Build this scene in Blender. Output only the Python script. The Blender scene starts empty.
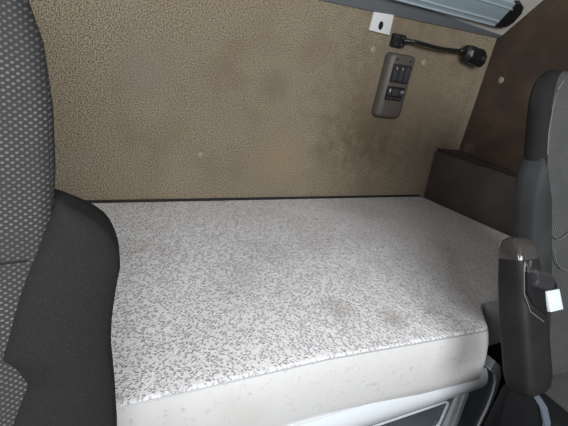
import bpy, bmesh, math, random
from mathutils import Vector, Matrix
random.seed(4)
S = bpy.context.scene
COL = S.collection

# ------------------------------------------------------------ camera, world, lights, exposure
cam = bpy.data.objects.new('camera', bpy.data.cameras.new('camera'))
COL.objects.link(cam)
_R = Matrix(((0.8836296, -0.0328894, 0.4670300), (-0.4360827, -0.4208410, 0.7954395), (0.1703838, -0.9065380, -0.3862100)))
cam.matrix_world = Matrix((
    (_R[0][0], -_R[0][1], -_R[0][2], 0.0),
    (_R[1][0], -_R[1][1], -_R[1][2], -1.139),
    (_R[2][0], -_R[2][1], -_R[2][2], 1.35),
    (0, 0, 0, 1)))
cam.data.sensor_width = 36.0
cam.data.lens = 426.0 / 568.0 * 36.0
cam.data.clip_start = 0.02
S.camera = cam

W = bpy.data.worlds.new('sky'); S.world = W; W.use_nodes = True
W.node_tree.nodes['Background'].inputs['Color'].default_value = (0.80, 0.90, 1.0, 1)
W.node_tree.nodes['Background'].inputs['Strength'].default_value = 0.2

def area(name, loc, target, sx, sy, power, col):
    d = bpy.data.lights.new(name, 'AREA'); d.shape = 'RECTANGLE'; d.size = sx; d.size_y = sy
    d.energy = power; d.color = col
    o = bpy.data.objects.new(name, d); COL.objects.link(o)
    o.location = loc
    o.rotation_euler = (Vector(target) - Vector(loc)).to_track_quat('-Z', 'Y').to_euler()
    return o
area('windscreen_daylight', (0.06, -2.20, 1.90), (0.25, -0.4, 0.95), 1.35, 0.55, 46, (0.94, 0.97, 1.0))
area('door_window_daylight', (-0.78, -1.32, 1.52), (0.7, -0.7, 0.75), 0.7, 0.5, 11, (0.95, 0.97, 1.0))
S.view_settings.view_transform = 'Standard'
S.view_settings.look = 'None'
S.view_settings.gamma = 1.0
S.view_settings.use_curve_mapping = False
S.view_settings.exposure = 0.0

# ------------------------------------------------------------ materials
def mat(name, col, rough=0.6, metal=0.0, spec=0.5, bump=None, var=None):
    """bump=(scale, strength, distance); var=(scale, colour2, lo, hi)"""
    m = bpy.data.materials.new(name); m.use_nodes = True
    nt = m.node_tree; b = nt.nodes['Principled BSDF']
    b.inputs['Base Color'].default_value = (*col, 1)
    b.inputs['Roughness'].default_value = rough
    b.inputs['Metallic'].default_value = metal
    b.inputs['Specular IOR Level'].default_value = spec
    tc = nt.nodes.new('ShaderNodeTexCoord')
    if var:
        n = nt.nodes.new('ShaderNodeTexNoise'); n.inputs['Scale'].default_value = var[0]; n.inputs['Detail'].default_value = 4
        nt.links.new(tc.outputs['Object'], n.inputs['Vector'])
        r = nt.nodes.new('ShaderNodeMapRange'); r.inputs['From Min'].default_value = var[2]; r.inputs['From Max'].default_value = var[3]
        nt.links.new(n.outputs['Fac'], r.inputs['Value'])
        mx = nt.nodes.new('ShaderNodeMix'); mx.data_type = 'RGBA'
        mx.inputs['A'].default_value = (*col, 1); mx.inputs['B'].default_value = (*var[1], 1)
        nt.links.new(r.outputs['Result'], mx.inputs['Factor'])
        nt.links.new(mx.outputs['Result'], b.inputs['Base Color'])
    if bump:
        n = nt.nodes.new('ShaderNodeTexNoise'); n.inputs['Scale'].default_value = bump[0]; n.inputs['Detail'].default_value = 3
        nt.links.new(tc.outputs['Object'], n.inputs['Vector'])
        bp = nt.nodes.new('ShaderNodeBump'); bp.inputs['Strength'].default_value = bump[1]; bp.inputs['Distance'].default_value = bump[2]
        nt.links.new(n.outputs['Fac'], bp.inputs['Height'])
        nt.links.new(bp.outputs['Normal'], b.inputs['Normal'])
    return m

class NT:
    """tiny node helper"""
    def __init__(s, name, rough=0.8, spec=0.3):
        s.m = bpy.data.materials.new(name); s.m.use_nodes = True
        s.t = s.m.node_tree; s.b = s.t.nodes['Principled BSDF']
        s.b.inputs['Roughness'].default_value = rough; s.b.inputs['Specular IOR Level'].default_value = spec
        s.tc = s.t.nodes.new('ShaderNodeTexCoord').outputs['Object']
    def n(s, typ, **kw):
        nd = s.t.nodes.new(typ)
        for k, v in kw.items():
            if k in nd.inputs.keys(): 
                if hasattr(v, 'is_linked'): s.t.links.new(v, nd.inputs[k])
                else: nd.inputs[k].default_value = v
            else: setattr(nd, k, v)
        return nd
    def link(s, a, b): s.t.links.new(a, b)
    def rng(s, v, a, b, c=0.0, d=1.0, smooth=True):
        nd = s.n('ShaderNodeMapRange'); s.link(v, nd.inputs['Value'])
        if smooth: nd.interpolation_type = 'SMOOTHSTEP'
        for k, x in zip(('From Min', 'From Max', 'To Min', 'To Max'), (a, b, c, d)): nd.inputs[k].default_value = x
        return nd.outputs['Result']
    def mix(s, f, a, b):
        nd = s.t.nodes.new('ShaderNodeMix'); nd.data_type = 'RGBA'
        if hasattr(f, 'is_linked'): s.link(f, nd.inputs['Factor'])
        else: nd.inputs['Factor'].default_value = f
        for k, v in (('A', a), ('B', b)):
            if hasattr(v, 'is_linked'): s.link(v, nd.inputs[k])
            else: nd.inputs[k].default_value = (*v, 1)
        return nd.outputs['Result']
    def math(s, op, a, b=None):
        nd = s.t.nodes.new('ShaderNodeMath'); nd.operation = op
        for i, v in enumerate((a, b)):
            if v is None: continue
            if hasattr(v, 'is_linked'): s.link(v, nd.inputs[i])
            else: nd.inputs[i].default_value = v
        return nd.outputs['Value']
    def noise(s, scale, detail=3.0, vec=None, rough=0.5):
        nd = s.n('ShaderNodeTexNoise', Scale=scale, Detail=detail, Roughness=rough); s.link(vec or s.tc, nd.inputs['Vector'])
        return nd.outputs['Fac']
    def spot(s, c, r0, r1, sx=1.0):
        """soft blob for dirt and painted shade: 1 at the centre, 0 outside r1, edge broken by noise"""
        nd = s.n('ShaderNodeVectorMath', operation='DISTANCE'); s.link(s.tc, nd.inputs[0]); nd.inputs[1].default_value = c
        ragged = s.math('ADD', nd.outputs['Value'], s.math('MULTIPLY', s.math('SUBTRACT', s.noise(28, 4), 0.5), r1 * 1.1))
        return s.rng(ragged, r0, r1, 1.0, 0.0)
    def bump(s, h, strength, dist):
        nd = s.n('ShaderNodeBump', Strength=strength, Distance=dist); s.link(h, nd.inputs['Height'])
        s.link(nd.outputs['Normal'], s.b.inputs['Normal'])
    def color(s, c): s.link(c, s.b.inputs['Base Color'])

def wall_fabric(name, base, dark, light, stains_and_shade=()):
    k = NT(name, 0.95, 0.1)
    fine = k.noise(350, 1.0, rough=0.6)
    c = k.mix(k.rng(fine, 0.36, 0.50), dark, base)
    c = k.mix(k.math('MULTIPLY', k.rng(fine, 0.54, 0.68), 0.8), c, light)
    big = k.noise(5.5, 4)
    c = k.mix(k.math('MULTIPLY', k.rng(big, 0.46, 0.72), 0.34), c, (0.135, 0.098, 0.062))
    big2 = k.noise(9, 3)
    c = k.mix(k.math('MULTIPLY', k.rng(big2, 0.56, 0.75), 0.25), c, (0.23, 0.215, 0.18))
    for ctr, r0, r1, colr, amt in stains_and_shade:
        c = k.mix(k.math('MULTIPLY', k.spot(ctr, r0, r1), amt), c, colr)
    k.color(c); k.bump(fine, 0.12, 0.002)
    return k.m

M = {}
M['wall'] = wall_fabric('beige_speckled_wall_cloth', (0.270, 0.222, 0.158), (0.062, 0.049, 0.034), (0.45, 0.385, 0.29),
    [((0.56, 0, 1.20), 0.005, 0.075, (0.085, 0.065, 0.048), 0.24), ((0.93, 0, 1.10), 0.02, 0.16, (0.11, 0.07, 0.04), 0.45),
     ((1.02, 0, 1.22), 0.10, 0.42, (0.10, 0.072, 0.048), 0.45), ((0.62, 0, 0.98), 0.01, 0.12, (0.30, 0.22, 0.13), 0.4), ((0.20, 0, 1.2), 0.01, 0.12, (0.20, 0.18, 0.15), 0.4)])  # wide patch by the control unit: some dirt plus painted-in right-side shade
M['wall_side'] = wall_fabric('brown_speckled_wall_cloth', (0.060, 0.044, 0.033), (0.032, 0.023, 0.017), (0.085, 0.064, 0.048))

def mattress_top():
    k = NT('nubbly_light_grey_mattress_cloth', 0.95, 0.1)
    mp = k.n('ShaderNodeMapping'); k.link(k.tc, mp.inputs['Vector']); mp.inputs['Scale'].default_value = (1.0, 0.62, 0.05); mp.inputs['Rotation'].default_value = (0, 0, -0.5)
    wob = k.n('ShaderNodeTexNoise', Scale=160.0, Detail=1.0); k.link(k.tc, wob.inputs['Vector'])
    ad = k.n('ShaderNodeVectorMath', operation='MULTIPLY_ADD'); k.link(wob.outputs['Color'], ad.inputs[0]); ad.inputs[1].default_value = (0.008, 0.008, 0.0); k.link(mp.outputs['Vector'], ad.inputs[2])
    vo = k.n('ShaderNodeTexVoronoi', Scale=225.0, Randomness=0.65); k.link(ad.outputs['Vector'], vo.inputs['Vector'])
    vo.feature = 'F1'
    dist = vo.outputs['Distance']
    fleck = k.rng(dist, 0.10, 0.66, 1.0, 0.0)
    fine = k.noise(420, 2)
    gap = fleck
    pat = k.noise(60, 2)
    c = k.mix(k.rng(fine, 0.35, 0.65), (0.73, 0.712, 0.718), (0.85, 0.832, 0.832))
    c = k.mix(k.math('MULTIPLY', fleck, k.rng(pat, 0.36, 0.62, 0.65, 0.95)), c, (0.43, 0.418, 0.425))
    c = k.mix(k.math('MULTIPLY', k.rng(k.noise(6, 4), 0.48, 0.72), 0.25), c, (0.40, 0.35, 0.31))
    for ctr, r0, r1, a in (((0.50, -0.575, 0.854), 0.002, 0.06, 0.38), ((0.60, -0.63, 0.854), 0.004, 0.045, 0.42), ((0.45, -0.33, 0.854), 0.01, 0.09, 0.15), ((0.70, -0.63, 0.854), 0.0, 0.03, 0.35)):
        c = k.mix(k.math('MULTIPLY', k.spot(ctr, r0, r1), a), c, (0.25, 0.21, 0.165))
    k.color(c)
    k.bump(k.math('SUBTRACT', k.math('MULTIPLY', fine, 0.25), gap), 0.7, 0.003)
    return k.m
def mattress_side():
    k = NT('smooth_light_grey_mattress_border', 0.95, 0.1)
    fl = k.noise(95, 3, rough=0.7)
    c = k.mix(k.rng(fl, 0.58, 0.70), (0.66, 0.645, 0.63), (0.53, 0.515, 0.50))
    c = k.mix(k.math('MULTIPLY', k.rng(k.noise(7, 4), 0.5, 0.75), 0.3), c, (0.50, 0.47, 0.43))
    c = k.mix(k.math('MULTIPLY', k.spot((0.735, -0.71, 0.775), 0.0, 0.011), 0.6), c, (0.25, 0.23, 0.2))
    k.color(c); k.bump(fl, 0.3, 0.002)
    return k.m
M['matt_top'] = mattress_top(); M['matt_side'] = mattress_side()

def seat_weave(name, dot, base, sx=0.0075, sz=0.0028):
    k = NT(name, 0.85, 0.25)
    sp = k.n('ShaderNodeSeparateXYZ'); k.link(k.tc, sp.inputs[0])
    # staggered lozenges
    cx_ = k.math('COSINE', k.math('MULTIPLY', sp.outputs['X'], 2 * math.pi / sx))
    cz_ = k.math('COSINE', k.math('MULTIPLY', sp.outputs['Z'], math.pi / sz))
    fac = k.rng(k.math('MULTIPLY', cx_, cz_), -0.15, 0.85, 1.0, 0.0)
    v = k.noise(22, 2)
    lit = k.mix(k.rng(v, 0.35, 0.65), dot, tuple(x * 0.72 for x in dot))
    k.color(k.mix(k.rng(fac, 0.0, 1.0), lit, base))
    k.bump(k.math('MULTIPLY', fac, -1.0), 0.5, 0.002)
    return k.m
M['weave'] = seat_weave('grey_dimpled_seat_cloth', (0.135, 0.130, 0.124), (0.034, 0.034, 0.035))
M['weave_far'] = seat_weave('dim_grey_seat_cloth', (0.125, 0.122, 0.115), (0.055, 0.055, 0.055), 0.006, 0.004)
M['bolster'] = mat('charcoal_bolster_cloth', (0.017, 0.0165, 0.017), 0.9, spec=0.12, bump=(900, 0.35, 0.001), var=(700, (0.030, 0.029, 0.0285), 0.54, 0.74))
M['bolster_far'] = mat('worn_grey_bolster_cloth', (0.030, 0.032, 0.033), 0.8, spec=0.2, bump=(700, 0.25, 0.001), var=(12, (0.045, 0.047, 0.049), 0.4, 0.7))
M['seat_shell'] = mat('black_seat_plastic', (0.010, 0.010, 0.011), 0.7, spec=0.2, bump=(500, 0.1, 0.001))
M['seat_lever'] = mat('slate_grey_plastic', (0.10, 0.12, 0.15), 0.35)
M['arm'] = mat('dark_armrest_vinyl', (0.012, 0.011, 0.0103), 0.65, spec=0.3, bump=(400, 0.25, 0.001), var=(14, (0.019, 0.0175, 0.016), 0.4, 0.7))
M['thread'] = mat('pale_stitching', (0.13, 0.125, 0.12), 0.8)
M['clear'] = mat('glossy_dark_plastic', (0.05, 0.045, 0.042), 0.12, spec=0.8)
M['chrome'] = mat('bright_metal', (0.75, 0.80, 0.85), 0.18, 1.0)
M['pale_metal'] = mat('pale_satin_plastic', (0.72, 0.80, 0.84), 0.35)
M['black'] = mat('black_plastic', (0.010, 0.010, 0.011), 0.4)
M['rubber'] = mat('ribbed_dark_rubber', (0.035, 0.033, 0.036), 0.5)
M['pad'] = mat('dark_brown_grey_vinyl', (0.036, 0.029, 0.025), 0.6, bump=(60, 0.25, 0.004), var=(9, (0.052, 0.042, 0.036), 0.4, 0.7))
M['pad_lip'] = mat('dark_vinyl_edge', (0.022, 0.019, 0.018), 0.5)
M['unit'] = mat('taupe_plastic', (0.078, 0.068, 0.059), 0.5, bump=(600, 0.1, 0.001))
M['unit_print'] = mat('white_print', (0.45, 0.45, 0.45), 0.6)
M['button'] = mat('beige_plastic_stud', (0.26, 0.21, 0.15), 0.45)
M['bracket'] = mat('white_painted_metal', (0.62, 0.62, 0.61), 0.4)
M['grey_strip'] = mat('blue_grey_edge_plastic', (0.155, 0.170, 0.180), 0.5)
M['white_panel'] = mat('off_white_lining', (0.56, 0.53, 0.48), 0.6, var=(8, (0.50, 0.47, 0.42), 0.4, 0.7))
M['rail'] = mat('pale_blue_grey_metal', (0.42, 0.52, 0.58), 0.35, 0.25)
M['rail_rib'] = mat('lighter_rail_ridge', (0.52, 0.60, 0.65), 0.35, 0.25)
M['silver'] = mat('silver_grey_plastic', (0.80, 0.84, 0.87), 0.3, 0.1)
M['silver_dark'] = mat('mid_grey_plastic', (0.46, 0.49, 0.51), 0.4, 0.2)
M['slate'] = mat('dark_slate_plastic', (0.10, 0.118, 0.13), 0.45)
M['trimline'] = mat('white_edge_line', (0.72, 0.74, 0.75), 0.4)
M['floor'] = mat('black_cab_floor', (0.012, 0.012, 0.012), 0.7, bump=(80, 0.3, 0.003))
M['ceiling'] = mat('pale_headliner', (0.30, 0.28, 0.25), 0.9, bump=(200, 0.2, 0.002))
M['base'] = mat('black_bunk_base', (0.02, 0.02, 0.021), 0.6)

# ------------------------------------------------------------ helpers
def build(name, bm, m, parent=None, smooth=True, angle=40):
    bmesh.ops.recalc_face_normals(bm, faces=bm.faces)
    me = bpy.data.meshes.new(name); bm.to_mesh(me); bm.free()
    me.materials.append(m)
    if smooth:
        for p in me.polygons: p.use_smooth = True
        me.set_sharp_from_angle(angle=math.radians(angle))
    o = bpy.data.objects.new(name, me); COL.objects.link(o)
    if parent: o.parent = parent; o.matrix_parent_inverse = Matrix.Translation(-parent.location)
    return o
def thing(name, label, cat, loc, group=None):
    o = bpy.data.objects.new(name, None); COL.objects.link(o); o.location = loc; o.empty_display_size = 0.05
    o['label'] = label; o['category'] = cat
    if group: o['group'] = group
    return o
def tag(o, label, cat, group=None):
    o['label'] = label; o['category'] = cat
    if group: o['group'] = group
    return o
def struct(name, bm, m):
    o = build(name, bm, m); o['kind'] = 'structure'; return o
def box(bm, lo, hi, bev=0.0, seg=2):
    r = bmesh.ops.create_cube(bm, size=1.0)
    vs = r['verts']
    for v in vs:
        v.co = Vector([lo[i] + (v.co[i] + 0.5) * (hi[i] - lo[i]) for i in range(3)])
    if bev:
        es = {e for v in vs for e in v.link_edges}
        bmesh.ops.bevel(bm, geom=list(es), offset=bev, segments=seg, affect='EDGES', profile=0.6)
    return bm
def B(lo, hi, bev=0.0, seg=2): return box(bmesh.new(), lo, hi, bev, seg)
def loft(bm, rings, caps=True, closed=True):
    R = [[bm.verts.new(p) for p in r] for r in rings]
    n = len(R[0])
    for a, b in zip(R, R[1:]):
        for i in range(n if closed else n - 1):
            j = (i + 1) % n
            bm.faces.new((a[i], a[j], b[j], b[i]))
    if caps:
        bm.faces.new(R[0][::-1]); bm.faces.new(R[-1])
    return bm
def prism(bm, poly, vec, bev=0.0, seg=2):
    """poly: list of 3-D points (planar), extruded by vec"""
    a = [bm.verts.new(p) for p in poly]; b = [bm.verts.new(Vector(p) + Vector(vec)) for p in poly]
    n = len(a); fs = [bm.faces.new(a), bm.faces.new(b[::-1])]
    for i in range(n):
        j = (i + 1) % n; fs.append(bm.faces.new((a[i], b[i], b[j], a[j])))
    if bev:
        es = {e for f in fs for e in f.edges}
        bmesh.ops.bevel(bm, geom=list(es), offset=bev, segments=seg, affect='EDGES', profile=0.6)
    return bm
def tube(bm, pts, r, n=10):
    pts = [Vector(p) for p in pts]; rings = []
    rr = r if isinstance(r, (list, tuple)) else [r] * len(pts)
    up = Vector((0.13, 0.31, 0.94))
    for i, p in enumerate(pts):
        t = (pts[min(i + 1, len(pts) - 1)] - pts[max(i - 1, 0)]).normalized()
        s = t.cross(up).normalized(); u = s.cross(t).normalized()
        rings.append([p + (s * math.cos(k * 2 * math.pi / n) + u * math.sin(k * 2 * math.pi / n)) * rr[i] for k in range(n)])
    return loft(bm, rings)
def lerp_tab(tab, z):
    """tab: list of (z, v) sorted by z"""
    if z <= tab[0][0]: return tab[0][1]
    for (a, va), (b, vb) in zip(tab, tab[1:]):
        if z <= b: return va + (vb - va) * (z - a) / (b - a)
    return tab[-1][1]
def spow(c, p): return math.copysign(abs(c) ** p, c)
def arc(cx, cz, r, a0, a1, n=6):
    return [(cx + r * math.cos(math.radians(a0 + (a1 - a0) * i / n)), cz + r * math.sin(math.radians(a0 + (a1 - a0) * i / n))) for i in range(n + 1)]
def rrect(x0, z0, x1, z1, r, n=5):
    return arc(x1 - r, z1 - r, r, 0, 90, n) + arc(x0 + r, z1 - r, r, 90, 180, n) + arc(x0 + r, z0 + r, r, 180, 270, n) + arc(x1 - r, z0 + r, r, 270, 360, n)

# ------------------------------------------------------------ setting: the cab shell
LX, RX, FY, CZ = -0.66, 1.40, -2.30, 2.30
def sidewall(x0, x1):
    bm = bmesh.new()
    box(bm, (x0, -0.95, 0.0), (x1, 0.03, CZ))
    box(bm, (x0, FY, 0.0), (x1, -0.95, 1.25))
    box(bm, (x0, FY, 1.85), (x1, -0.95, CZ))
    box(bm, (x0, FY, 1.25), (x1, -2.10, 1.85))
    return bm
struct('floor', B((LX - .03, FY, -0.03), (RX + .03, 0.03, 0.0)), M['floor'])
struct('ceiling', B((LX - .03, FY, CZ), (RX + .03, 0.03, CZ + .03)), M['ceiling'])
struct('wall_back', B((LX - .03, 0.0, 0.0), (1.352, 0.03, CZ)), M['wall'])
struct('trim_1', B((1.3545, 0.0, 0.0), (RX + 0.01, 0.03, CZ)), M['wall'])
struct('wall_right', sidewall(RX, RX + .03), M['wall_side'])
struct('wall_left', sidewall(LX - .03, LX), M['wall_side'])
fw = bmesh.new()
box(fw, (LX, FY - .03, 0), (RX, FY, 1.30)); box(fw, (LX, FY - .03, 2.20), (RX, FY, CZ))
box(fw, (LX, FY - .03, 1.30), (LX + .1, FY, 2.20)); box(fw, (RX - .1, FY - .03, 1.30), (RX, FY, 2.20))
struct('wall_front', fw, M['base'])

# ------------------------------------------------------------ bunk base under the mattress
t = thing('bunk_base', 'silver trimmed bunk base with dark open compartment below the mattress', 'bunk base', (0.4, -0.35, 0.0))
bd = bmesh.new()
prism(bd, [(LX + .01, -0.007, 0.66), (1.30, -0.007, 0.66), (1.30, -0.625, 0.66), (0.90, -0.625, 0.66), (0.84, -0.695, 0.66), (0.02, -0.695, 0.66), (-0.06, -0.60, 0.66), (LX + .01, -0.60, 0.66)], (0, 0, 0.038))
build('bunk_board', bd, M['base'], t)
# convex silver strip along the front, its right end cut on a slant
prof = []
for i in range(9):
    u = i / 8.0
    prof.append((-0.700 - 0.016 * math.sin(math.pi * (0.12 + 0.80 * u)), 0.7175 - 0.0705 * u))
st = bmesh.new(); rings = []
for k, (xt, xb) in enumerate(((0.03, 0.03), (0.45, 0.45), (0.8715, 0.893))):
    front = [(xt + (xb - xt) * i / 8.0, p[0], p[1]) for i, p in enumerate(prof)]
    back = [(xb, -0.697, 0.649), (xt, -0.697, 0.715)]
    rings.append(front + back)
loft(st, rings)
build('front_strip', st, M['silver'], t)
# compartment front with its open recess
fr = bmesh.new()
def frame_plate(bm, outer, inner, y0, y1):
    """plate with a hole: outer / inner rings of (x,z) with the same count"""
    n = len(outer)
    Vs = [[bm.verts.new((p[0], yy, p[1])) for p in ring] for yy in (y0, y1) for ring in (outer, inner)]
    oa, ia, ob, ib = Vs
    for i in range(n):
        j = (i + 1) % n
        bm.faces.new((oa[i], oa[j], ia[j], ia[i])); bm.faces.new((ob[i], ib[i], ib[j], ob[j]))
        bm.faces.new((oa[i], ob[i], ob[j], oa[j])); bm.faces.new((ia[i], ia[j], ib[j], ib[i]))
    return bm
inner = rrect(0.36, 0.545, 0.792, 0.6345, 0.018)
outer = rrect(0.10, 0.18, 0.806, 0.6465, 0.002)
frame_plate(fr, outer, inner, -0.700, -0.690)
dr = build('compartment_front', fr, M['slate'], t)
rim = bmesh.new(); frame_plate(rim, rrect(0.357, 0.542, 0.795, 0.6375, 0.020), rrect(0.362, 0.547, 0.790, 0.6325, 0.016), -0.7022, -0.698)
build('compartment_rim', rim, M['trimline'], t)
rc = bmesh.new()
box(rc, (0.36, -0.60, 0.545), (0.79, -0.595, 0.634)); box(rc, (0.36, -0.69, 0.536), (0.79, -0.60, 0.545)); box(rc, (0.786, -0.69, 0.545), (0.80, -0.60, 0.634)); box(rc, (0.35, -0.69, 0.545), (0.36, -0.60, 0.634))
build('compartment_recess', rc, M['slate'], t)
for x0, x1, m in ((0.808, 0.824, 'silver_dark'), (0.834, 0.852, 'silver_dark')):
    bar = bmesh.new(); rings = []
    for i in range(12):
        z = 0.648 - i * 0.04
        bow = 0.006 * math.sin(min(1, i / 3) * math.pi / 2)
        rings.append([(x0, -0.694, z), (x0 + 0.002, -0.704 - bow, z), (x1 - 0.002, -0.704 - bow, z), (x1, -0.694, z)])
    loft(bar, rings)
    build('upright_bar', bar, M[m], t)
gp = B((0.824, -0.696, 0.18), (0.834, -0.690, 0.6465)); build('bar_gap', gp, M['black'], t)
edge_c = [(0.900, 0.702), (0.928, 0.682), (0.950, 0.648), (0.963, 0.605), (0.970, 0.555), (0.970, 0.48), (0.968, 0.20)]
ep = bmesh.new()
prism(ep, [(0.852, -0.698, 0.6465), (0.893, -0.698, 0.6465), (0.900, -0.698, 0.690)] + [(x, -0.698, z) for x, z in edge_c[1:]] + [(0.852, -0.698, 0.20)], (0, 0.06, 0))
build('end_panel', ep, M['slate'], t)
def band(name, off0, off1, y0, y1, m):
    pts = [Vector((x, 0, z)) for x, z in edge_c]; rings = []
    for i, p in enumerate(pts):
        tg = (pts[min(i + 1, len(pts) - 1)] - pts[max(0, i - 1)]).normalized()
        nr = Vector((-tg.z, 0, tg.x))
        if nr.x < 0: nr = -nr
        a, b = p + nr * off0, p + nr * off1
        rings.append([(a.x, y0, a.z), (b.x, y0 + 0.004, b.z), (b.x, y1, b.z), (a.x, y1, a.z)])
    bm = bmesh.new(); loft(bm, rings); return build(name, bm, m, t)
band('end_edge_line', -0.003, 0.002, -0.7035, -0.64, M['trimline'])
band('end_edge_band', 0.002, 0.022, -0.7015, -0.64, M['silver_dark'])
rl_ = B((LX + .02, -0.006, 0.69), (1.262, -0.0005, 0.8565)); build('gap_shade_strip', rl_, M['base'], t)  # dark strip added to draw the shaded gap behind the mattress
sup = B((LX + .02, -0.58, 0.0), (1.28, -0.01, 0.655)); build('storage_carcass', sup, M['base'], t)
pl = B((0.10, -0.695, 0.0), (0.96, -0.585, 0.178)); build('plinth', pl, M['base'], t)

# ------------------------------------------------------------ mattress
ZT = 0.854
OUT = [(-0.62, -0.62, 0.03), (-0.06, -0.62, 0.03), (0.035, -0.692, 0.03), (0.40, -0.692, 0), (0.797, -0.714, 0.012), (0.864, -0.636, 0.03), (1.358, -0.628, 0.03), (1.346, -0.36, 0), (1.266, -0.011, 0.012), (0.4, -0.011, 0), (-0.62, -0.011, 0.012)]
def outline(off, extra_front=0.0):
    """rounded outline, moved outwards by off"""
    pts = []; n = len(OUT)
    P = [Vector((p[0], p[1])) for p in OUT]
    for i in range(n):
        a, p, b = P[i - 1], P[i], P[(i + 1) % n]
        d0 = (p - a).normalized(); d1 = (b - p).normalized()
        n0 = Vector((d0.y, -d0.x)); n1 = Vector((d1.y, -d1.x))
        m = (n0 + n1) / (1 + n0.dot(n1))
        r = OUT[i][2]
        for k in range(5):
            u = k / 4.0
            if r == 0: q = p
            else:
                s = p - d0 * r; e = p + d1 * r
                q = s * (1 - u) ** 2 + p * 2 * u * (1 - u) + e * u * u
            if r == 0 and k: continue
            nn = (n0 * (1 - u) + n1 * u).normalized() if r else m.normalized()
            pts.append(q + nn * off)
    return pts
t = thing('mattress', 'long light grey nubbly bunk mattress with a stained top', 'mattress', (0.4, -0.35, 0.70))
mt = bmesh.new(); rings = []
for off, z in ((-0.001, ZT - 0.005), (-0.0015, ZT - 0.0025), (-0.003, ZT - 0.0008), (-0.006, ZT)):
    rings.append([(p.x, p.y, z) for p in outline(off)])
loft(mt, rings, caps=False)
mt.verts.ensure_lookup_table(); cnt = len(rings[-1])
mt.faces.new([mt.verts[len(mt.verts) - cnt + q] for q in range(cnt)])
build('top_cover', mt, M['matt_top'], t, angle=60)
ms = bmesh.new(); rings = []
for off, z in ((-0.03, 0.699), (0.001, 0.7005), (0.006, 0.706), (0.009, 0.735), (0.010, 0.77), (0.008, 0.81), (0.003, 0.838), (-0.001, ZT - 0.005)):
    off2 = off
    ring = []
    for p in outline(0):
        pass
    op = outline(off2)
    for p in op:
        x, y = p.x, min(p.y, -0.007)
        if x > 0.70 and y < -0.635 and x < 0.87: x += 0.040 * max(0, min(1, (ZT - z) / 0.15)) * min(1, (x - 0.70) / 0.09)
        ring.append((x, y, z))
    rings.append(ring)
loft(ms, rings, caps=False)
ms.verts.ensure_lookup_table()
ms.faces.new([ms.verts[q] for q in range(len(rings[0]))][::-1])
build('side_border', ms, M['matt_side'], t, angle=60)
pp = bmesh.new(); op = outline(0.0005); rings = []
tube(pp, [(p.x, min(p.y, -0.009), ZT - 0.0055) for p in op + op[:1]], 0.0011, 6)
build('piping', pp, M['silver_dark'], t)

# ------------------------------------------------------------ padded dark side panel at the mattress foot
t = thing('side_pad', 'dark brown-grey vinyl pad along the right wall at the mattress end', 'wall pad', (1.33, -0.3, 0.70))
sd = bmesh.new()
rings = []
for y, xb, xt, zt in ((-0.006, 1.272, 1.266, 1.046), (-0.12, 1.296, 1.283, 1.046), (-0.24, 1.322, 1.330, 1.046), (-0.36, 1.352, 1.362, 1.043), (-0.55, 1.372, 1.374, 1.035), (-0.64, 1.380, 1.381, 1.03)):
    rings.append([(xb + 0.016, y, 0.72), (xb + .014, y, 0.84), (xt + 0.004, y, zt - 0.02), (xt + 0.010, y, zt - 0.006), (xt + 0.02, y, zt), (1.397, y, zt), (1.397, y, 0.72)])
loft(sd, rings)
build('pad_cover', sd, M['pad'], t)
lp = bmesh.new()
tube(lp, [(1.274, -0.010, 1.048), (1.292, -0.12, 1.049), (1.339, -0.24, 1.049), (1.371, -0.36, 1.046), (1.384, -0.55, 1.038)], 0.0035, 8)
build('top_edge', lp, M['pad_lip'], t)

# ------------------------------------------------------------ overhead panel on the back wall
t = thing('overhead_panel', 'off-white sloping overhead panel with grey lower edge above the back wall', 'overhead panel', (0.9, -0.06, 1.45))
s2 = Vector((0, -0.125, 0.135)).normalized(); nrm = Vector((0, -0.135, -0.125)).normalized()
def SP(x, y=None, z=None, out=0.0):
    """point on the sloping face at height z"""
    k = (z - 1.45) / 0.135
    p = Vector((x, -0.004 - 0.125 * k, z)) + nrm * out
    return p
gs = bmesh.new()
bot = [(LX + .01, 1.432), (0.656, 1.446), (0.946, 1.451), (1.396, 1.459)]
top = [(LX + .01, 1.555), (0.656, 1.512), (0.892, 1.490), (1.396, 1.4685)]
rings = []
for (x, zb), (x2, zt) in zip(bot, top):
    a = Vector((x, -0.006, zb)); b = SP(x2, z=zt, out=0.003)
    rings.append([a, b, b + Vector((0, 0.004, 0.008)), Vector((x2, -0.003, zt + .01)), Vector((x, -0.003, zb + .004))])
loft(gs, rings)
build('edge_strip', gs, M['grey_strip'], t)
wp = bmesh.new(); rings = []
for (x, zb), (x2, zt) in zip(bot, top):
    rings.append([SP(x2, z=zt - 0.004), SP(x2, z=1.70), Vector((x2, -0.004, 1.73)), Vector((x2, -0.004, zt + .012))])
loft(wp, rings)
build('sloping_panel', wp, M['white_panel'], t)
# pale metal rail lying on the slope, with a rounded black end cap
r_ = bmesh.new()
def slab(bm, poly, o0, o1, bev=0.0015):
    lo = [SP(x, z=z, out=o0) for x, z in poly]
    prism(bm, lo, nrm * (o1 - o0), bev)
slab(r_, [(LX + .2, 1.4965), (1.300, 1.4965), (1.286, 1.562), (LX + .2, 1.562)], 0.0, 0.016)
rl = build('rail', r_, M['rail'], t)
for z0, z1, o in ((1.4965, 1.4995, 0.018), (1.5095, 1.5125, 0.0185), (1.547, 1.550, 0.0185)):
    g = bmesh.new(); slab(g, [(LX + .2, z0), (1.297, z0), (1.293, z1), (LX + .2, z1)], 0.016, o, 0.0004)
    build('rail_rib', g, M['rail_rib'], rl)
ec = bmesh.new()
slab(ec, [(1.301, 1.4945), (1.330, 1.496), (1.352, 1.503), (1.358, 1.517), (1.348, 1.545), (1.330, 1.560), (1.306, 1.566), (1.287, 1.563)], 0.0, 0.017, 0.002)
build('rail_end_cap', ec, M['black'], rl)

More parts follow.
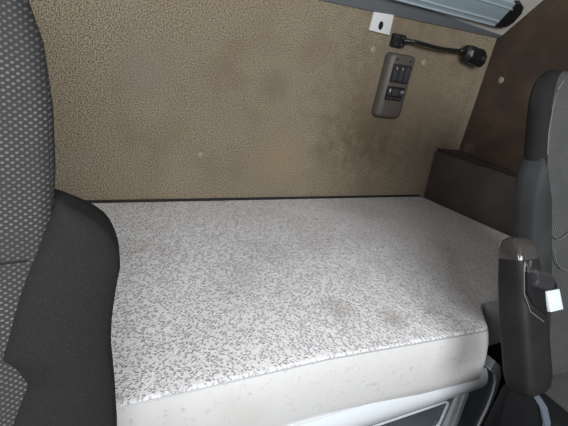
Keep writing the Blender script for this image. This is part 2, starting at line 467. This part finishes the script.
# ------------------------------------------------------------ wall bracket
t = thing('wall_bracket', 'small white metal plate with black oval slot on back wall', 'bracket', (0.876, -0.004, 1.42))
b_ = bmesh.new(); prism(b_, [(0.838, -0.008, 1.397), (0.917, -0.008, 1.395), (0.9155, -0.008, 1.452), (0.8405, -0.008, 1.448)], (0, 0.0075, 0), 0.0012)
build('plate', b_, M['bracket'], t)
s_ = bmesh.new(); prism(s_, [(0.875 + 0.008 * math.cos(a * math.pi / 10), -0.0095, 1.416 + 0.012 * math.sin(a * math.pi / 10)) for a in range(20)], (0, 0.003, 0))
build('slot', s_, M['black'], t)

# ------------------------------------------------------------ bunk control unit
t = thing('control_unit', 'taupe handset with black button groups fixed to the back wall', 'control unit', (0.985, -0.001, 1.25))
h = bmesh.new()
def ring_xz(x0, z0, x1, z1, r, y): return [(p[0], y, p[1]) for p in rrect(x0, z0, x1, z1, r)]
loft(h, [ring_xz(0.926, 1.147, 1.036, 1.349, 0.016, -0.0005), ring_xz(0.926, 1.147, 1.036, 1.349, 0.016, -0.014), ring_xz(0.930, 1.149, 1.030, 1.348, 0.014, -0.024), ring_xz(0.938, 1.154, 1.020, 1.345, 0.010, -0.031), ring_xz(0.945, 1.160, 1.014, 1.340, 0.008, -0.0325)])
build('housing', h, M['unit'], t)
YF = -0.0325
for x in (0.9525, 1.006):
    q = bmesh.new(); tube(q, [(x, YF + .001, 1.332), (x, YF - 0.0015, 1.332)], 0.0032, 10); build('screw', q, M['black'], t)
pn = B((0.942, YF - 0.003, 1.262), (1.014, YF + 0.002, 1.318), 0.0012); p1 = build('button_group', pn, M['black'], t)
for i, x in enumerate((0.945, 0.9685, 0.9915)):
    bt = bmesh.new(); rings = []
    for z, o in ((1.266, 0.003), (1.274, 0.0065), (1.290, 0.0045), (1.306, 0.0065), (1.314, 0.003)):
        rings.append([(x, YF - 0.001, z), (x + 0.001, YF - o, z), (x + 0.018, YF - o, z), (x + 0.019, YF - 0.001, z)])
    loft(bt, rings); rk = build('rocker_button', bt, M['rubber'], p1)
    if i < 2:
        mk = B((x + 0.008, YF - 0.0074, 1.303), (x + 0.0105, YF - 0.006, 1.308)); build('mark', mk, M['unit_print'], p1)
pn = B((0.940, YF - 0.003, 1.206), (1.010, YF + 0.002, 1.250), 0.0012); p2 = build('button_group', pn, M['black'], t)
bt = B((0.961, YF - 0.0065, 1.222), (0.988, YF - 0.002, 1.244), 0.0015); build('square_button', bt, M['rubber'], p2)
for x in (0.943, 0.992):
    bt = B((x, YF - 0.006, 1.222), (x + 0.015, YF - 0.002, 1.244), 0.0015); build('square_button', bt, M['rubber'], p2)
for k in range(5):
    bt = B((0.945 + k * 0.013, YF - 0.005, 1.2095), (0.953 + k * 0.013, YF - 0.002, 1.217), 0.001); build('small_button', bt, M['rubber'], p2)
q = B((0.947, YF - 0.0068, 1.232), (0.951, YF - 0.0055, 1.242)); build('mark', q, M['unit_print'], p2)
q = bmesh.new(); tube(q, [(1.000 + 0.0045 * math.cos(a), YF - 0.0065, 1.234 + 0.005 * math.sin(a)) for a in [math.radians(-20 + 22 * i) for i in range(11)]], 0.001, 6); build('mark', q, M['unit_print'], p2)

# ------------------------------------------------------------ gooseneck reading light
t = thing('reading_light', 'black gooseneck reading lamp fixed to the back wall', 'reading lamp', (0.955, -0.004, 1.385))
m_ = bmesh.new(); box(m_, (0.930, -0.020, 1.366), (0.976, -0.0005, 1.404), 0.004); mo = build('mount', m_, M['black'], t)
for x in (0.940, 0.962):
    for z in (1.374, 1.395):
        q = bmesh.new(); tube(q, [(x, -0.019, z), (x, -0.0225, z)], 0.004, 10); build('mount_screw', q, M['rubber'], mo)
g = bmesh.new(); pts = []
ctrl = [(0.968, -0.020, 1.388), (1.00, -0.034, 1.391), (1.04, -0.038, 1.389), (1.08, -0.038, 1.387), (1.13, -0.038, 1.387), (1.18, -0.038, 1.390), (1.228, -0.036, 1.395)]
for i in range(61):
    u = i / 60 * (len(ctrl) - 1); j = min(int(u), len(ctrl) - 2); f = u - j
    pts.append(Vector(ctrl[j]).lerp(Vector(ctrl[j + 1]), f))
rad = [(0.0062 if i % 2 else 0.0053) * (1.35 if i < 6 or i > 54 else 1.0) for i in range(61)]
tube(g, pts, rad, 12); build('gooseneck', g, M['black'], t)
hd = bmesh.new(); rings = []
for x, s in ((1.226, 0.012), (1.232, 0.022), (1.240, 0.028), (1.300, 0.031), (1.312, 0.027), (1.316, 0.018)):
    rings.append([(x, -0.034 + s * 0.95 * spow(math.cos(math.radians(22.5 + 45 * k)), 0.7), 1.392 - (x - 1.22) * 0.14 + s * math.sin(math.radians(22.5 + 45 * k))) for k in range(8)])
loft(hd, rings); lh = build('lamp_head', hd, M['black'], t, angle=25)
q = B((1.285, -0.067, 1.376), (1.297, -0.060, 1.388), 0.002); build('switch', q, M['rubber'], lh)

# ------------------------------------------------------------ round wall studs
def stud(loc, axis, label):
    bm = bmesh.new(); rings = []
    for o, r in ((0.0, 0.0115), (0.0015, 0.0115), (0.003, 0.0095), (0.0042, 0.006), (0.0046, 0.002)):
        ring = []
        for k in range(16):
            a = k * math.pi / 8
            if axis == 'y': ring.append((r * math.cos(a), -o, r * math.sin(a)))
            else: ring.append((-o, r * math.cos(a), r * math.sin(a)))
        rings.append(ring)
    loft(bm, rings)
    o = build('wall_stud', bm, M['button'], None); o.location = loc
    return tag(o, label, 'stud', 'round studs holding the wall cloth')
stud((0.364, -0.0003, 0.988), 'y', 'pale round stud low on the back wall above the mattress middle')
stud((0.876, -0.0003, 1.345), 'y', 'round stud on back wall just left of the taupe control unit')
stud((1.094, -0.0003, 1.334), 'y', 'round stud on back wall between control unit and lamp cable')
stud((1.3997, -0.075, 1.325), 'x', 'round stud on the dark brown right wall')

# ------------------------------------------------------------ seats
def yfront(z, y0): return y0 + (z - 0.85) * 0.24
def make_backrest(parent, cx, half, seam, y0, zb, zt, thick, m, m_side=None, z_side=0.0):
    """tall rounded backrest; half(z) silhouette half-width, seam(z) half-width of the front panel"""
    zs = [zb + (zt - 0.09 - zb) * i / 14 for i in range(15)]
    lev = [(z, 1.0, 1.0) for z in zs]
    for i in range(1, 10):
        a = i / 9 * math.pi / 2
        lev.append((zt - 0.09 + 0.09 * math.sin(a), 1 - 0.42 * (1 - math.cos(a)) ** 1.6, max(0.10, math.cos(a) ** 0.6)))
    NF = 10; rings = []
    for z, kw, kt in lev:
        yf = yfront(z, y0); ym = thick * 0.5
        xo = half(z) * kw; xs = min(seam(z), half(z) - 0.006) * kw
        front = [(-xs + 2 * xs * i / NF, -0.008 * (1 - (2 * i / NF - 1) ** 2)) for i in range(NF + 1)]
        side = [(xs + (xo - xs) * 0.75, 0.007), (xo - 0.001, 0.017), (xo, 0.030), (xo - 0.012, 0.042), (xo - 0.045, 0.062), (xo - 0.10, 0.088)]
        back = [(xo - 0.15, thick), (-(xo - 0.15), thick)]
        sec = front + side + back + [(-x, y) for x, y in side[::-1]]
        rings.append([Vector((cx + x, yf + ym + (y - ym) * kt, z)) for x, y in sec])
    n = len(rings[0])
    if m_side is None:
        bm = bmesh.new(); loft(bm, rings); return build('backrest', bm, m, parent, angle=50)
    core, sides = bmesh.new(), {1: bmesh.new(), -1: bmesh.new()}
    def add(bm, idx, cond, close):
        R = [[bm.verts.new(r[i]) for i in idx] for r in rings]
        for li, (a, b) in enumerate(zip(R, R[1:])):
            for j in range(len(idx) - (0 if close else 1)):
                jj = (j + 1) % len(idx); bm.faces.new((a[j], a[jj], b[jj], b[j]))
        return R
    R = add(core, list(range(n)), None, True); core.faces.new(R[0][::-1]); core.faces.new(R[-1])
    bk = build('backrest', core, m, parent, angle=50)
    for sg, idx in ((1, list(range(NF, NF + 6))), (-1, [0] + [n - 1 - i for i in range(5)])):
        bm = sides[sg]; rr = []
        for r in rings:
            if r[0].z < z_side: continue
            c = Vector((cx, r[0].y + thick * 0.4, r[0].z))
            rr.append([(p + (p - c).normalized() * 0.0022) for p in [r[i] for i in idx]] + [r[i] + (c - r[i]).normalized() * 0.004 for i in idx[::-1]])
        loft(bm, rr); build('side_panel', bm, m_side, parent, angle=50)
    return bk
def make_bolster(parent, cx, sgn, seam, outer, y0, zb, zt, thick, m, bulge=0.022):
    """side bolster: from the seam at half-width seam(z) to the silhouette at outer(z)"""
    bm = bmesh.new(); rings = []
    N = 72
    for i in range(N + 1):
        z = zb + (zt - zb) * i / N
        xs, xo = seam(z), outer(z)
        yf = yfront(z, y0)
        wdt = max(0.004, xo - xs); b = min(bulge, wdt * 0.45)
        sec = [(xs - 0.002, yf + 0.012)]
        for k in range(9):
            u = k / 8
            sec.append((xs + wdt * (0.0 + 0.93 * u), yf - b * math.sin(math.pi * (0.06 + 0.72 * u)) ** 0.8 + 0.003))
        for k in range(1, 7):
            a = k / 6 * math.pi / 2
            sec.append((xo - wdt * 0.07 * (1 - math.sin(a)), yf - b * 0.66 + 0.003 + 0.022 * (1 - math.cos(a))))
        sec += [(xo, yf + 0.032), (xo - 0.012, yf + 0.043), (xo - 0.05, yf + 0.063), (xo - 0.10, yf + thick), (xo - 0.12, yf + thick), (min(xs, xo - 0.1) - 0.03, yf + 0.05)]
        rings.append([(cx + sgn * a, b_, z) for a, b_ in sec])
    loft(bm, rings)
    return build('side_bolster', bm, m, parent, angle=50)
def make_cushion(parent, cx, y0, ztop, m, mb):
    bm = bmesh.new(); box(bm, (cx - 0.17, y0 - 0.46, ztop - 0.12), (cx + 0.17, y0 - 0.0, ztop), 0.03, 4); build('seat_cushion', bm, m, parent)
    for s in (-1, 1):
        bm = bmesh.new(); a, b = sorted((cx + s * 0.172, cx + s * 0.245)); box(bm, (a, y0 - 0.47, ztop - 0.13), (b, y0 - 0.005, ztop + 0.015), 0.025, 4); build('cushion_bolster', bm, mb, parent)
    bm = bmesh.new(); box(bm, (cx - 0.22, y0 - 0.44, ztop - 0.24), (cx + 0.22, y0 - 0.02, ztop - 0.132), 0.03, 3); build('seat_pan', bm, M['seat_shell'], parent)
    bm = bmesh.new(); loft(bm, [[(cx + sx * w, y0 - 0.24 + sy * 0.15, z) for sx, sy in ((-1, -1), (1, -1), (1, 1), (-1, 1))] for z, w in ((0.0, 0.20), (0.03, 0.20), (0.10, 0.15), (ztop - 0.242, 0.16))])
    build('pedestal', bm, M['seat_shell'], parent, angle=20)

# near seat (left of the photo)
LC = -0.215; LY0 = -1.139 + 0.33
t = thing('truck_seat', 'near grey dimpled cloth truck seat with charcoal side bolster', 'seat', (LC, -0.9, 0.0), None)
hw = [(0.60, 0.20), (1.03, 0.205), (1.20, 0.214), (1.245, 0.214), (1.285, 0.211), (1.316, 0.206), (1.338, 0.200), (1.40, 0.172), (1.45, 0.14)]
make_backrest(t, LC, lambda z: lerp_tab(hw, z), lambda z: lerp_tab(hw, z) - 0.015, LY0, 0.66, 1.50, 0.11, M['weave'])
seamL = [(0.66, 0.15), (0.95, 0.165), (1.000, 0.184), (1.020, 0.174), (1.030, 0.163), (1.037, 0.167), (1.084, 0.180), (1.112, 0.190), (1.142, 0.203), (1.170, 0.2155)]
outL = [(0.66, 0.262), (0.938, 0.264), (0.985, 0.262), (1.025, 0.259), (1.052, 0.260), (1.083, 0.264), (1.108, 0.269), (1.128, 0.2675), (1.141, 0.262), (1.150, 0.255), (1.157, 0.246), (1.164, 0.233), (1.170, 0.2195)]
for s in (1, -1):
    make_bolster(t, LC, s, lambda z: lerp_tab(seamL, z), lambda z: lerp_tab(outL, z), LY0, 0.66, 1.170, 0.10, M['bolster'])
sm = bmesh.new(); zz = 1.120
tube(sm, [(LC + x, yfront(zz, LY0) + 0.0002 - 0.008 * (1 - (x / 0.195) ** 2), zz - 0.001 * math.cos(x * 7)) for x in [(-0.188 + 0.376 * i / 14) for i in range(15)]], 0.0012, 6)
build('panel_seam', sm, M['bolster'], t)
make_cushion(t, LC, -0.80, 0.74, M['weave'], M['bolster'])

# far seat (right edge of the photo) with folded-up armrest
RC = 0.935; RY0 = -1.139 + 0.335
t = thing('truck_seat', 'far grey cloth truck seat with folded-up armrest at the right', 'seat', (RC, -0.9, 0.0), None)
hwR = [(0.60, 0.05), (0.744, 0.06), (0.847, 0.115), (0.956, 0.155), (1.083, 0.180), (1.212, 0.200), (1.251, 0.207), (1.307, 0.213), (1.340, 0.214), (1.40, 0.208)]
smR = [(0.60, 0.03), (0.847, 0.09), (1.084, 0.14), (1.228, 0.187), (1.236, 0.190), (1.307, 0.200), (1.361, 0.196), (1.40, 0.19)]
make_backrest(t, RC, lambda z: lerp_tab(hwR, z), lambda z: lerp_tab(smR, z), RY0, 0.79, 1.372, 0.10, M['weave_far'], M['bolster'], 1.16)
seamR = [(0.66, 0.0), (0.744, 0.02), (0.85, 0.06), (0.96, 0.085), (1.084, 0.127), (1.158, 0.151), (1.20, 0.175), (1.228, 0.192)]
outR = [(0.66, 0.05), (0.744, 0.072), (0.847, 0.133), (0.956, 0.172), (1.083, 0.197), (1.15, 0.209), (1.173, 0.212), (1.195, 0.211), (1.212, 0.206), (1.228, 0.197)]
for s in (1, -1):
    make_bolster(t, RC, s, lambda z: lerp_tab(seamR, z), lambda z: lerp_tab(outR, z), RY0, 0.79, 1.228, 0.09, M['bolster_far'], 0.012)
sm = bmesh.new()
tube(sm, [(x, yfront(z, RY0) - 0.001, z) for x, z in ((0.752, 1.355), (0.741, 1.34), (0.736, 1.307), (0.737, 1.27), (0.745, 1.236))], 0.0012, 6)
build('stitch_line', sm, M['thread'], t)
for pts in (((0.800, 1.095), (0.812, 1.088), (0.830, 1.092), (0.850, 1.105)), ((0.806, 1.070), (0.818, 1.048), (0.838, 1.032), (0.865, 1.024))):
    dl = bmesh.new(); tube(dl, [(x, yfront(z, RY0) - 0.0085, z) for x, z in pts], 0.0011, 6); build('decor_stitching', dl, M['thread'], t)
make_cushion(t, RC + 0.05, -0.80, 0.80, M['weave_far'], M['seat_shell'])
# armrest, folded up beside the backrest: from its pivot to the tip
A0 = Vector((0.700, -0.868, 0.858)); A1 = Vector((0.700, -0.752, 1.100))
ax = (A1 - A0).normalized(); sx = Vector((1, 0, 0)); sf = ax.cross(sx).normalized()      # sf points forward/back
if sf.y > 0: sf = -sf
L = (A1 - A0).length
def arm_ring(u, k, g):
    c = A0 + ax * (L * u) + sx * (0.002 - 0.018 * u); hw_ = (0.036 - 0.003 * u) * k * g
    return [c + sx * (hw_ * spow(math.cos(a), 0.36) * (1 + 0.5 * min(0.0, math.sin(a)))) + sf * (0.031 * k * g * spow(math.sin(a), 0.36)) for a in [2 * math.pi * (i + 0.5) / 32 for i in range(32)]]
ar = bmesh.new(); rings = []
for u, k in ((0.0, 0.5), (0.015, 0.72), (0.05, 0.9), (0.12, 1.0), (0.5, 1.0), (0.70, 0.95), (0.86, 0.84), (0.93, 0.74), (0.975, 0.58), (0.995, 0.36), (1.0, 0.2)):
    rings.append(arm_ring(u, k, 1.0))
loft(ar, rings); arm = build('armrest', ar, M['arm'], t, angle=60)

def AP(u, x, f): return A0 + ax * u + Vector((x - 0.700, 0, 0)) + sf * f          # u along the arm, f outwards from its front
# stitched flat pocket on the front of the armrest
sq = bmesh.new(); tube(sq, [AP(u, x, 0.0310) for u, x in ((0.228, 0.658), (0.180, 0.656), (0.150, 0.670), (0.128, 0.705))], 0.0009, 6)
build('stitching', sq, M['thread'], arm)
pk = bmesh.new(); prism(pk, [AP(u, x, 0.0285) for u, x in ((0.226, 0.664), (0.205, 0.674), (0.186, 0.709), (0.138, 0.712), (0.160, 0.676), (0.182, 0.662))], sf * 0.0045, 0.0012)
build('adjuster_plate', pk, M['seat_shell'], arm)
# glossy worn tip
tp = bmesh.new(); rings = []
for u, k in ((0.865, 0.84), (0.89, 0.81), (0.93, 0.74), (0.975, 0.58), (0.995, 0.36), (1.0, 0.2)):
    rings.append(arm_ring(u + 0.004, k, 1.03))
loft(tp, rings); build('glossy_tip', tp, M['clear'], arm, angle=60)
def abox(name, u0, u1, x0, x1, f0, f1, m, par, bev=0.002, skew=0.0):
    bm = bmesh.new()
    prism(bm, [AP(u0, x0 + skew, f0), AP(u0, x1 + skew, f0), AP(u1, x1, f0), AP(u1, x0, f0)], sf * (f1 - f0), bev)
    return build(name, bm, m, par)
abox('bright_clip', 0.214, 0.233, 0.664, 0.674, 0.026, 0.036, M['chrome'], arm, 0.0015)
# ribbed height wheel lying across the front of the arm
wh = bmesh.new(); rings = []
for x in (0.668, 0.672, 0.712, 0.716):
    rr = 0.0125 if x in (0.668, 0.716) else 0.015
    ring = []
    for k in range(48):
        a = 2 * math.pi * k / 48; r2 = rr * (1.0 if k % 2 else 0.90)
        ring.append(AP(0.206 - (x - 0.67) * 0.25 + r2 * math.cos(a), x, 0.033 + r2 * math.sin(a)))
    rings.append(ring)
loft(wh, rings); build('ribbed_wheel', wh, M['rubber'], arm, angle=15)
abox('pale_block', 0.142, 0.178, 0.711, 0.748, 0.020, 0.034, M['pale_metal'], arm, 0.0015, 0.010)
abox('block_cap', 0.1785, 0.190, 0.706, 0.742, 0.018, 0.033, M['black'], arm, 0.0015, 0.003)
# hinge cover and lever beside the cushion
hc = bmesh.new()
prism(hc, [(0.715, y, z) for y, z in ((-0.850, 0.74), (-0.838, 0.80), (-0.838, 0.838), (-0.85, 0.852), (-0.885, 0.848), (-0.905, 0.825), (-0.93, 0.74))], (0.022, 0, 0), 0.004)
build('hinge_cover', hc, M['seat_shell'], t)
lv = bmesh.new(); rings = []
for y, z in ((-0.875, 0.853), (-0.890, 0.846), (-0.905, 0.826), (-0.918, 0.79), (-0.93, 0.74)):
    rings.append([(0.712, y, z), (0.712, y - 0.006, z - 0.002), (0.727, y - 0.006, z - 0.002), (0.727, y, z)])
loft(lv, rings); build('recline_lever', lv, M['seat_lever'], t)
